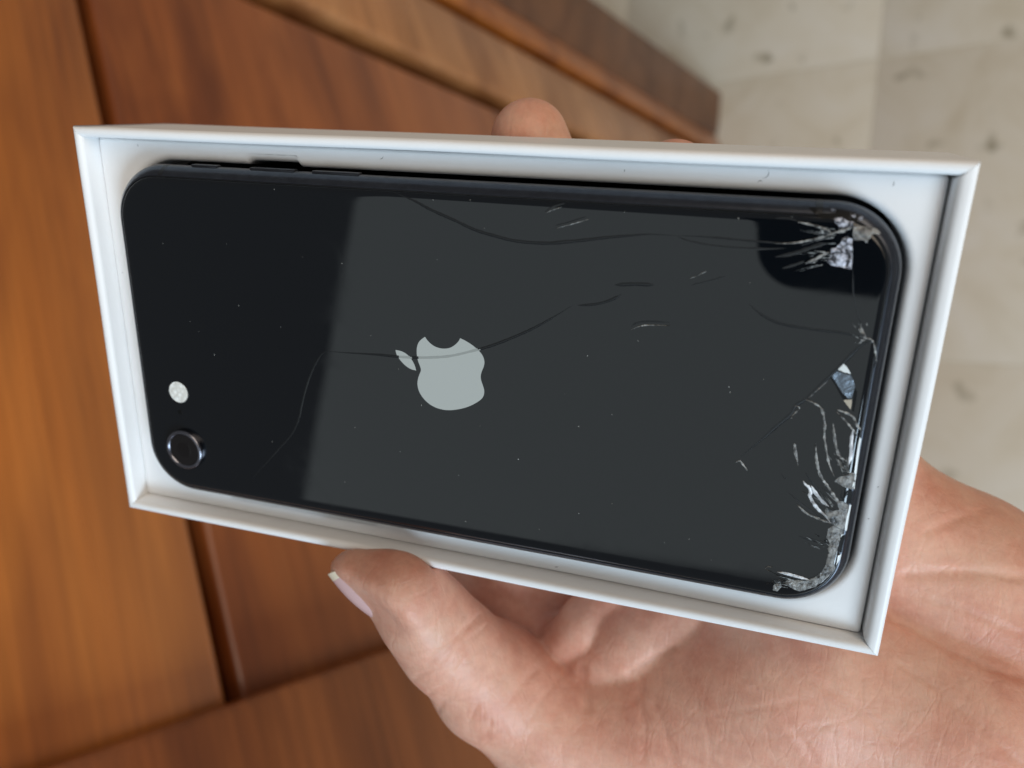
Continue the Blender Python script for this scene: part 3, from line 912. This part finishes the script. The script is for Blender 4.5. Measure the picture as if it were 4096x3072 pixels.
def surface_nets(lo, hi, h):
    ax = [np.arange(lo[i], hi[i] + h, h, dtype=np.float32) for i in range(3)]
    nx, ny, nz = map(len, ax)
    Fv = np.empty((nx, ny, nz), np.float32)
    yz = np.stack(np.meshgrid(ax[1], ax[2], indexing='ij'), -1)
    for i0 in range(0, nx, 16):
        xs = ax[0][i0:i0 + 16]
        P = np.empty((len(xs), ny, nz, 3), np.float32)
        P[..., 0] = xs[:, None, None]; P[..., 1:] = yz[None]
        Fv[i0:i0 + 16] = hand_sdf(P)
    ins = Fv < 0
    c = [Fv[i:nx - 1 + i, j:ny - 1 + j, k:nz - 1 + k] for i in (0, 1) for j in (0, 1) for k in (0, 1)]
    cnt = sum((q < 0).astype(np.int8) for q in c)
    act = (cnt > 0) & (cnt < 8)
    idx = np.full(act.shape, -1, np.int64)
    cells = np.argwhere(act); idx[act] = np.arange(len(cells))
    vals = np.stack([q[act] for q in c], -1)
    offs = np.array([(i, j, k) for i in (0, 1) for j in (0, 1) for k in (0, 1)], np.float32)
    acc = np.zeros((len(cells), 3), np.float32); w = np.zeros(len(cells), np.float32)
    for a in range(8):
        for b in range(a + 1, 8):
            if np.abs(offs[a] - offs[b]).sum() == 1:
                fa, fb = vals[:, a], vals[:, b]
                m = (fa < 0) != (fb < 0)
                t = np.where(m, fa / np.where(m, fa - fb, 1), 0)
                acc += (m[:, None] * (offs[a] + t[:, None] * (offs[b] - offs[a]))); w += m
    verts = (cells + acc / w[:, None]) * h + np.array(lo, np.float32)
    quads = []
    for axis in range(3):
        sl0 = [slice(None)] * 3; sl1 = [slice(None)] * 3
        sl0[axis] = slice(0, -1); sl1[axis] = slice(1, None)
        A, B = ins[tuple(sl0)], ins[tuple(sl1)]
        e = np.argwhere(A != B)
        u, v = (axis + 1) % 3, (axis + 2) % 3
        ok = (e[:, u] > 0) & (e[:, v] > 0) & (e[:, u] < idx.shape[u]) & (e[:, v] < idx.shape[v])
        e = e[ok]
        flip = A[tuple(e.T)]
        def cell(du, dv):
            q = e.copy(); q[:, u] -= du; q[:, v] -= dv
            return idx[tuple(q.T)]
        q = np.stack([cell(1, 1), cell(0, 1), cell(0, 0), cell(1, 0)], -1)
        q[~flip] = q[~flip][:, ::-1]
        quads.append(q)
    Q = np.concatenate(quads)
    return verts, Q[(Q >= 0).all(1)]


def grad(p, e=0.15):
    g = np.stack([hand_sdf(p + np.array(d, np.float32) * e) - hand_sdf(p - np.array(d, np.float32) * e) for d in ((1, 0, 0), (0, 1, 0), (0, 0, 1))], -1)
    return g / np.maximum(np.linalg.norm(g, axis=-1, keepdims=True), 1e-6)


def subdivide(V, Q):
    E = np.concatenate([Q[:, [0, 1]], Q[:, [1, 2]], Q[:, [2, 3]], Q[:, [3, 0]]])
    Es = np.sort(E, 1)
    U, inv = np.unique(Es, axis=0, return_inverse=True)
    inv = inv.reshape(4, -1).T
    n = len(V); m = len(U)
    mid = (V[U[:, 0]] + V[U[:, 1]]) / 2
    cen = V[Q].mean(1)
    W = np.concatenate([V, mid, cen])
    ei = n + inv; ci = (n + m + np.arange(len(Q)))
    Qn = []
    for k in range(4):
        Qn.append(np.stack([Q[:, k], ei[:, k], ci, ei[:, (k - 1) % 4]], -1))
    return W.astype(np.float32), np.concatenate(Qn)


# skin creases: (points on the skin, half width, depth) in box millimetres
CREASES = []
CREASES = [
    ([(3.5999999046325684, -54.599998474121094, -7.400000095367432), (3.4000000953674316, -53.70000076293945, -4.099999904632568), (3.0, -53.400001525878906, -1.600000023841858), (2.4000000953674316, -53.400001525878906, 0.30000001192092896), (1.7999999523162842, -53.900001525878906, 1.7000000476837158), (1.2000000476837158, -54.599998474121094, 2.799999952316284), (0.5, -55.400001525878906, 3.700000047683716), (-0.5, -56.20000076293945, 4.5), (-1.600000023841858, -57.20000076293945, 5.199999809265137), (-2.799999952316284, -58.5, 5.400000095367432)], 0.8, 0.55),
    ([(4.900000095367432, -56.599998474121094, -7.0), (4.5, -56.099998474121094, -4.300000190734863), (3.9000000953674316, -55.900001525878906, -2.0999999046325684), (3.200000047683716, -56.0, -0.30000001192092896), (2.4000000953674316, -56.5, 1.2999999523162842), (1.5, -57.20000076293945, 2.5999999046325684), (0.4000000059604645, -58.20000076293945, 3.5)], 0.5, 0.25),
    ([(-7.800000190734863, -66.9000015258789, 2.0999999046325684), (-6.400000095367432, -64.69999694824219, 3.4000000953674316), (-5.300000190734863, -63.099998474121094, 4.199999809265137), (-4.199999809265137, -62.20000076293945, 4.5), (-3.299999952316284, -61.400001525878906, 4.599999904632568), (-2.4000000953674316, -60.79999923706055, 4.599999904632568)], 0.45, 0.3),
    ([(-4.400000095367432, -70.0999984741211, 1.2999999523162842), (-3.4000000953674316, -68.0999984741211, 2.4000000953674316), (-2.0999999046325684, -66.80000305175781, 2.799999952316284), (-1.0, -65.80000305175781, 2.799999952316284), (0.10000000149011612, -65.0, 2.700000047683716), (1.100000023841858, -63.20000076293945, 2.5), (2.0, -61.599998474121094, 2.0), (2.799999952316284, -60.20000076293945, 1.2000000476837158)], 0.5, 0.3),
    ([(-4.5, -78.0999984741211, -3.299999952316284), (-3.200000047683716, -75.0, -1.399999976158142), (-2.0999999046325684, -72.4000015258789, 0.10000000149011612), (-1.2999999523162842, -71.30000305175781, 0.699999988079071), (-0.6000000238418579, -70.4000015258789, 1.0), (0.0, -69.5999984741211, 1.2000000476837158)], 0.5, 0.35),
    ([(2.5999999046325684, -81.5999984741211, -2.299999952316284), (3.0, -79.5999984741211, -1.600000023841858), (3.4000000953674316, -77.80000305175781, -1.2999999523162842), (3.5999999046325684, -76.30000305175781, -1.100000023841858), (4.199999809265137, -74.80000305175781, -1.0), (4.699999809265137, -73.4000015258789, -1.100000023841858), (5.199999809265137, -72.0, -1.2000000476837158)], 0.4, 0.2),
    ([(6.800000190734863, -84.9000015258789, -3.5999999046325684), (7.0, -82.69999694824219, -2.799999952316284), (7.099999904632568, -81.0, -2.4000000953674316), (7.199999809265137, -79.4000015258789, -2.200000047683716), (7.5, -78.19999694824219, -2.0999999046325684), (7.699999809265137, -77.0, -2.0999999046325684), (8.0, -75.9000015258789, -2.200000047683716)], 0.4, 0.2),
    ([(23.700000762939453, -70.30000305175781, -18.0), (23.899999618530273, -71.5, -17.600000381469727), (24.200000762939453, -72.80000305175781, -17.299999237060547), (24.5, -73.80000305175781, -16.700000762939453), (25.100000381469727, -74.5999984741211, -15.399999618530273), (25.700000762939453, -75.5, -14.100000381469727), (26.200000762939453, -76.4000015258789, -13.0)], 1.2, 0.5),
    ([(34.5, -67.19999694824219, -15.899999618530273), (35.79999923706055, -66.0, -15.899999618530273), (37.0, -65.0, -16.100000381469727), (38.29999923706055, -64.0999984741211, -16.399999618530273), (39.70000076293945, -62.900001525878906, -16.799999237060547), (41.099998474121094, -61.70000076293945, -17.100000381469727), (42.599998474121094, -60.29999923706055, -17.100000381469727)], 0.9, 0.6),
    ([(36.400001525878906, -67.69999694824219, -16.299999237060547), (36.79999923706055, -68.5999984741211, -15.899999618530273), (37.099998474121094, -69.19999694824219, -15.199999809265137), (37.400001525878906, -69.9000015258789, -14.5), (37.0, -70.5999984741211, -14.199999809265137), (36.599998474121094, -71.4000015258789, -13.899999618530273), (36.099998474121094, -72.0999984741211, -13.699999809265137)], 0.8, 0.3),
    ([(82.5999984741211, -46.099998474121094, -21.700000762939453), (84.5, -46.599998474121094, -21.5), (86.30000305175781, -47.099998474121094, -21.299999237060547), (88.0999984741211, -47.5, -20.899999618530273), (89.80000305175781, -47.900001525878906, -20.299999237060547), (91.5, -48.400001525878906, -19.700000762939453), (93.19999694824219, -48.900001525878906, -19.100000381469727), (95.4000015258789, -49.29999923706055, -18.700000762939453), (97.5, -49.70000076293945, -18.200000762939453), (99.5999984741211, -50.20000076293945, -17.799999237060547), (101.5, -50.5, -17.799999237060547), (103.5999984741211, -50.900001525878906, -17.899999618530273), (105.5999984741211, -51.29999923706055, -18.200000762939453)], 0.8, 0.5),
    ([(84.0, -37.099998474121094, -23.399999618530273), (85.9000015258789, -36.5, -23.399999618530273), (87.9000015258789, -36.0, -23.399999618530273), (89.80000305175781, -35.400001525878906, -23.5), (91.69999694824219, -35.0, -23.600000381469727), (93.69999694824219, -34.599998474121094, -23.700000762939453), (95.5999984741211, -34.29999923706055, -23.899999618530273), (98.30000305175781, -34.20000076293945, -24.100000381469727), (101.0, -34.29999923706055, -24.5), (103.80000305175781, -34.400001525878906, -25.0)], 1.0, 0.55),
    ([(85.9000015258789, -40.79999923706055, -22.899999618530273), (88.0, -40.79999923706055, -22.600000381469727), (90.0999984741211, -40.900001525878906, -22.200000762939453), (92.19999694824219, -40.900001525878906, -21.899999618530273), (94.4000015258789, -41.29999923706055, -21.600000381469727), (96.5999984741211, -41.79999923706055, -21.399999618530273), (98.69999694824219, -42.29999923706055, -21.200000762939453), (100.69999694824219, -42.79999923706055, -21.100000381469727), (102.80000305175781, -43.400001525878906, -21.100000381469727), (104.80000305175781, -44.0, -21.100000381469727)], 0.6, 0.25),
    ([(86.4000015258789, -28.700000762939453, -25.899999618530273), (88.5, -27.799999237060547, -27.0), (90.80000305175781, -27.0, -28.399999618530273), (93.0999984741211, -26.399999618530273, -30.100000381469727), (94.80000305175781, -26.200000762939453, -31.299999237060547), (96.4000015258789, -26.0, -32.599998474121094), (98.19999694824219, -25.899999618530273, -34.20000076293945)], 0.8, 0.3),
    ([(40.5, -71.0, -12.199999809265137), (41.400001525878906, -72.0999984741211, -11.300000190734863), (42.29999923706055, -73.30000305175781, -10.5), (43.20000076293945, -74.5999984741211, -9.800000190734863), (44.099998474121094, -76.69999694824219, -9.100000381469727), (45.099998474121094, -79.0999984741211, -8.699999809265137), (46.0, -81.69999694824219, -8.5)], 0.6, 0.25),
    ([(37.20000076293945, -71.69999694824219, -13.399999618530273), (37.79999923706055, -72.80000305175781, -12.5), (38.400001525878906, -74.0999984741211, -11.600000381469727), (39.0, -75.5, -10.800000190734863), (39.099998474121094, -77.69999694824219, -9.899999618530273), (39.20000076293945, -80.0, -9.199999809265137), (39.29999923706055, -82.5999984741211, -8.699999809265137)], 0.5, 0.2),
    ([(48.400001525878906, -65.80000305175781, -10.100000381469727), (49.400001525878906, -67.19999694824219, -9.199999809265137), (50.5, -68.80000305175781, -8.5), (51.5, -70.5, -7.900000095367432), (52.099998474121094, -72.9000015258789, -7.599999904632568), (52.70000076293945, -75.5999984741211, -7.5), (53.29999923706055, -78.5999984741211, -7.699999809265137)], 0.5, 0.16),
    ([(58.29999923706055, -58.599998474121094, -7.699999809265137), (60.70000076293945, -59.29999923706055, -6.699999809265137), (63.099998474121094, -60.20000076293945, -6.0), (65.5, -61.29999923706055, -5.599999904632568), (67.5, -63.70000076293945, -5.199999809265137), (69.5, -66.4000015258789, -5.199999809265137), (71.5, -69.4000015258789, -5.400000095367432)], 0.5, 0.18),
    ([(69.0999984741211, -54.099998474121094, -8.600000381469727), (71.4000015258789, -54.900001525878906, -8.5), (73.69999694824219, -55.79999923706055, -8.5), (76.0, -56.70000076293945, -8.600000381469727), (78.5999984741211, -58.79999923706055, -8.300000190734863), (81.19999694824219, -60.79999923706055, -8.0), (83.80000305175781, -62.79999923706055, -7.599999904632568)], 0.5, 0.18),
    ([(84.4000015258789, -51.20000076293945, -14.699999809265137), (86.80000305175781, -52.099998474121094, -14.199999809265137), (89.0999984741211, -52.900001525878906, -13.600000381469727), (91.4000015258789, -53.70000076293945, -13.0), (93.69999694824219, -54.900001525878906, -12.0), (96.0, -56.20000076293945, -11.199999809265137), (98.19999694824219, -57.5, -10.399999618530273), (100.5, -59.099998474121094, -9.600000381469727), (102.9000015258789, -60.79999923706055, -9.0), (105.4000015258789, -62.79999923706055, -8.800000190734863)], 0.6, 0.25),
    ([(55.0, -71.0, -6.900000095367432), (58.0, -69.30000305175781, -6.199999809265137), (61.0, -67.69999694824219, -5.599999904632568), (63.900001525878906, -66.19999694824219, -5.199999809265137), (66.9000015258789, -64.19999694824219, -5.199999809265137), (70.0, -62.70000076293945, -5.599999904632568), (73.0999984741211, -61.400001525878906, -6.300000190734863)], 0.45, 0.14),
    ([(52.5, -66.5999984741211, -8.100000381469727), (55.400001525878906, -64.5999984741211, -7.300000190734863), (58.20000076293945, -62.599998474121094, -6.699999809265137), (60.900001525878906, -60.900001525878906, -6.300000190734863), (63.79999923706055, -59.29999923706055, -6.300000190734863), (66.5999984741211, -58.0, -6.599999904632568), (69.4000015258789, -56.900001525878906, -7.199999809265137)], 0.45, 0.14),
    ([(14.800000190734863, -69.5, -12.800000190734863), (14.100000381469727, -69.5, -10.800000190734863), (13.300000190734863, -69.5999984741211, -9.100000381469727), (12.5, -69.9000015258789, -7.5), (11.800000190734863, -70.9000015258789, -6.099999904632568), (11.199999809265137, -72.0, -4.800000190734863), (10.399999618530273, -73.30000305175781, -3.799999952316284)], 0.7, 0.18),
    ([(18.899999618530273, -72.69999694824219, -15.0), (18.299999237060547, -72.9000015258789, -13.100000381469727), (17.600000381469727, -73.30000305175781, -11.300000190734863), (16.899999618530273, -73.80000305175781, -9.800000190734863), (16.399999618530273, -74.69999694824219, -8.399999618530273), (15.899999618530273, -75.80000305175781, -7.199999809265137), (15.300000190734863, -77.0999984741211, -6.099999904632568)], 0.7, 0.16),
]



def seg_dist(p, pts):
    d = np.full(len(p), 1e9, np.float32)
    for a, b in zip(pts[:-1], pts[1:]):
        d = np.minimum(d, h_cone(p, a, b, 0.0, 0.0))
    return d


hv, hq = surface_nets((-40, -160, -78), (184, 58, 40), 1.35)
hv = hv - (hand_sdf(hv) * 0.9)[:, None] * grad(hv)
hv, hq = subdivide(hv, hq)
for _ in range(2):
    hv = hv - (hand_sdf(hv) * 0.9)[:, None] * grad(hv)
hn = grad(hv, 0.4)
disp = np.zeros(len(hv), np.float32)
for pts, w, dep in CREASES:
    dd = seg_dist(hv, pts)
    disp -= 0.8 * dep * np.exp(-(dd / w) ** 2) - 0.04 * dep * np.exp(-((dd - 2.6 * w) / (1.5 * w)) ** 2)
hv = hv + hn * disp[:, None]
hand = empty('hand', MBOX)
tag(hand, 'left hand gripping the white box from below, thumb along its lower edge', 'hand')
me = bpy.data.meshes.new('hand_skin')
me.from_pydata((hv * MM).tolist(), [], hq.tolist())
me.update()
me.polygons.foreach_set('use_smooth', [True] * len(me.polygons))
me.materials.append(M_SKIN)
skin = bpy.data.objects.new('hand_skin', me); COL.objects.link(skin); skin.parent = hand

# thumb nail: a curved plate lying on the back of the last joint
NA, NB = Vector((-24.9, -44.4, 3.75)), Vector((-15.5, -53.4, 3.2))      # free edge and root of the nail's ridge
ax_t = (NA - NB).normalized()
nrm = Vector((-0.34, -0.41, 0.845))
nrm = (nrm - ax_t * nrm.dot(ax_t)).normalized()
bi = nrm.cross(ax_t).normalized()
LN = (NA - NB).length
V = []; nu, nv = 16, 14
for layer in (0.0, -0.55):
    for i in range(nu + 1):
        u = i / nu
        hw = 5.4 * math.sqrt(max(0.08, 1 - (1 - min(1.0, u / 0.45)) ** 2 * 0.8)) * (1 - 0.42 * max(0.0, (u - 0.7) / 0.3) ** 2.2)
        for j in range(nv + 1):
            s = -1 + 2 * j / nv
            ph = s * hw / 6.6
            rad = 6.6 + layer
            lift = 0.55 * math.sin(u * math.pi) - 0.5 * (1 - u) ** 3
            q = NB + ax_t * (u * LN + 0.5 * (1 - s * s) * (u - 0.5) * 2) + nrm * (rad * math.cos(ph) - 6.6 + lift) + bi * (rad * math.sin(ph))
            V.append(tuple(q))
st = (nu + 1) * (nv + 1); F = []
for i in range(nu):
    for j in range(nv):
        a = i * (nv + 1) + j
        F.append((a, a + 1, a + nv + 2, a + nv + 1)); F.append((st + a, st + a + nv + 1, st + a + nv + 2, st + a + 1))
rim = [j for j in range(nv + 1)] + [i * (nv + 1) + nv for i in range(1, nu + 1)] + [nu * (nv + 1) + j for j in range(nv - 1, -1, -1)] + [i * (nv + 1) for i in range(nu - 1, 0, -1)]
for a, b in zip(rim, rim[1:] + rim[:1]): F.append((a, b, st + b, st + a))
nail = fix_normals(mesh_obj('thumbnail', V, F, M_NAIL, hand, True, MM, 50))
nail.data.materials.append(M_NAIL_EDGE)
nail.data.polygons.foreach_set('material_index', [1 if (NB * MM - p.center).dot(-ax_t) > 0.91 * LN * MM else 0 for p in nail.data.polygons])

# ------------------------------------------------------------------ the phone that takes the picture (mirrored as a dark shape in the glass)
shooter = empty('camera_phone', cam.matrix_world.copy())
tag(shooter, 'dark smartphone taking the picture, mirrored in the upper right of the glass', 'phone')
V, F = loft([[(x, y, z) for x, y in rrect(-10.5 + d, 137 - d, -61 + d, 10.5 - d, 13 - d, 10, 4, 4)] for d, z in ((1.2, 6.0), (0.3, 6.4), (0.0, 7.4), (0.0, 12.6), (0.3, 13.6), (1.2, 14.0))], True, True)
fix_normals(mesh_obj('phone_body', V, F, M_RUBBER, shooter, True, MM, 40))
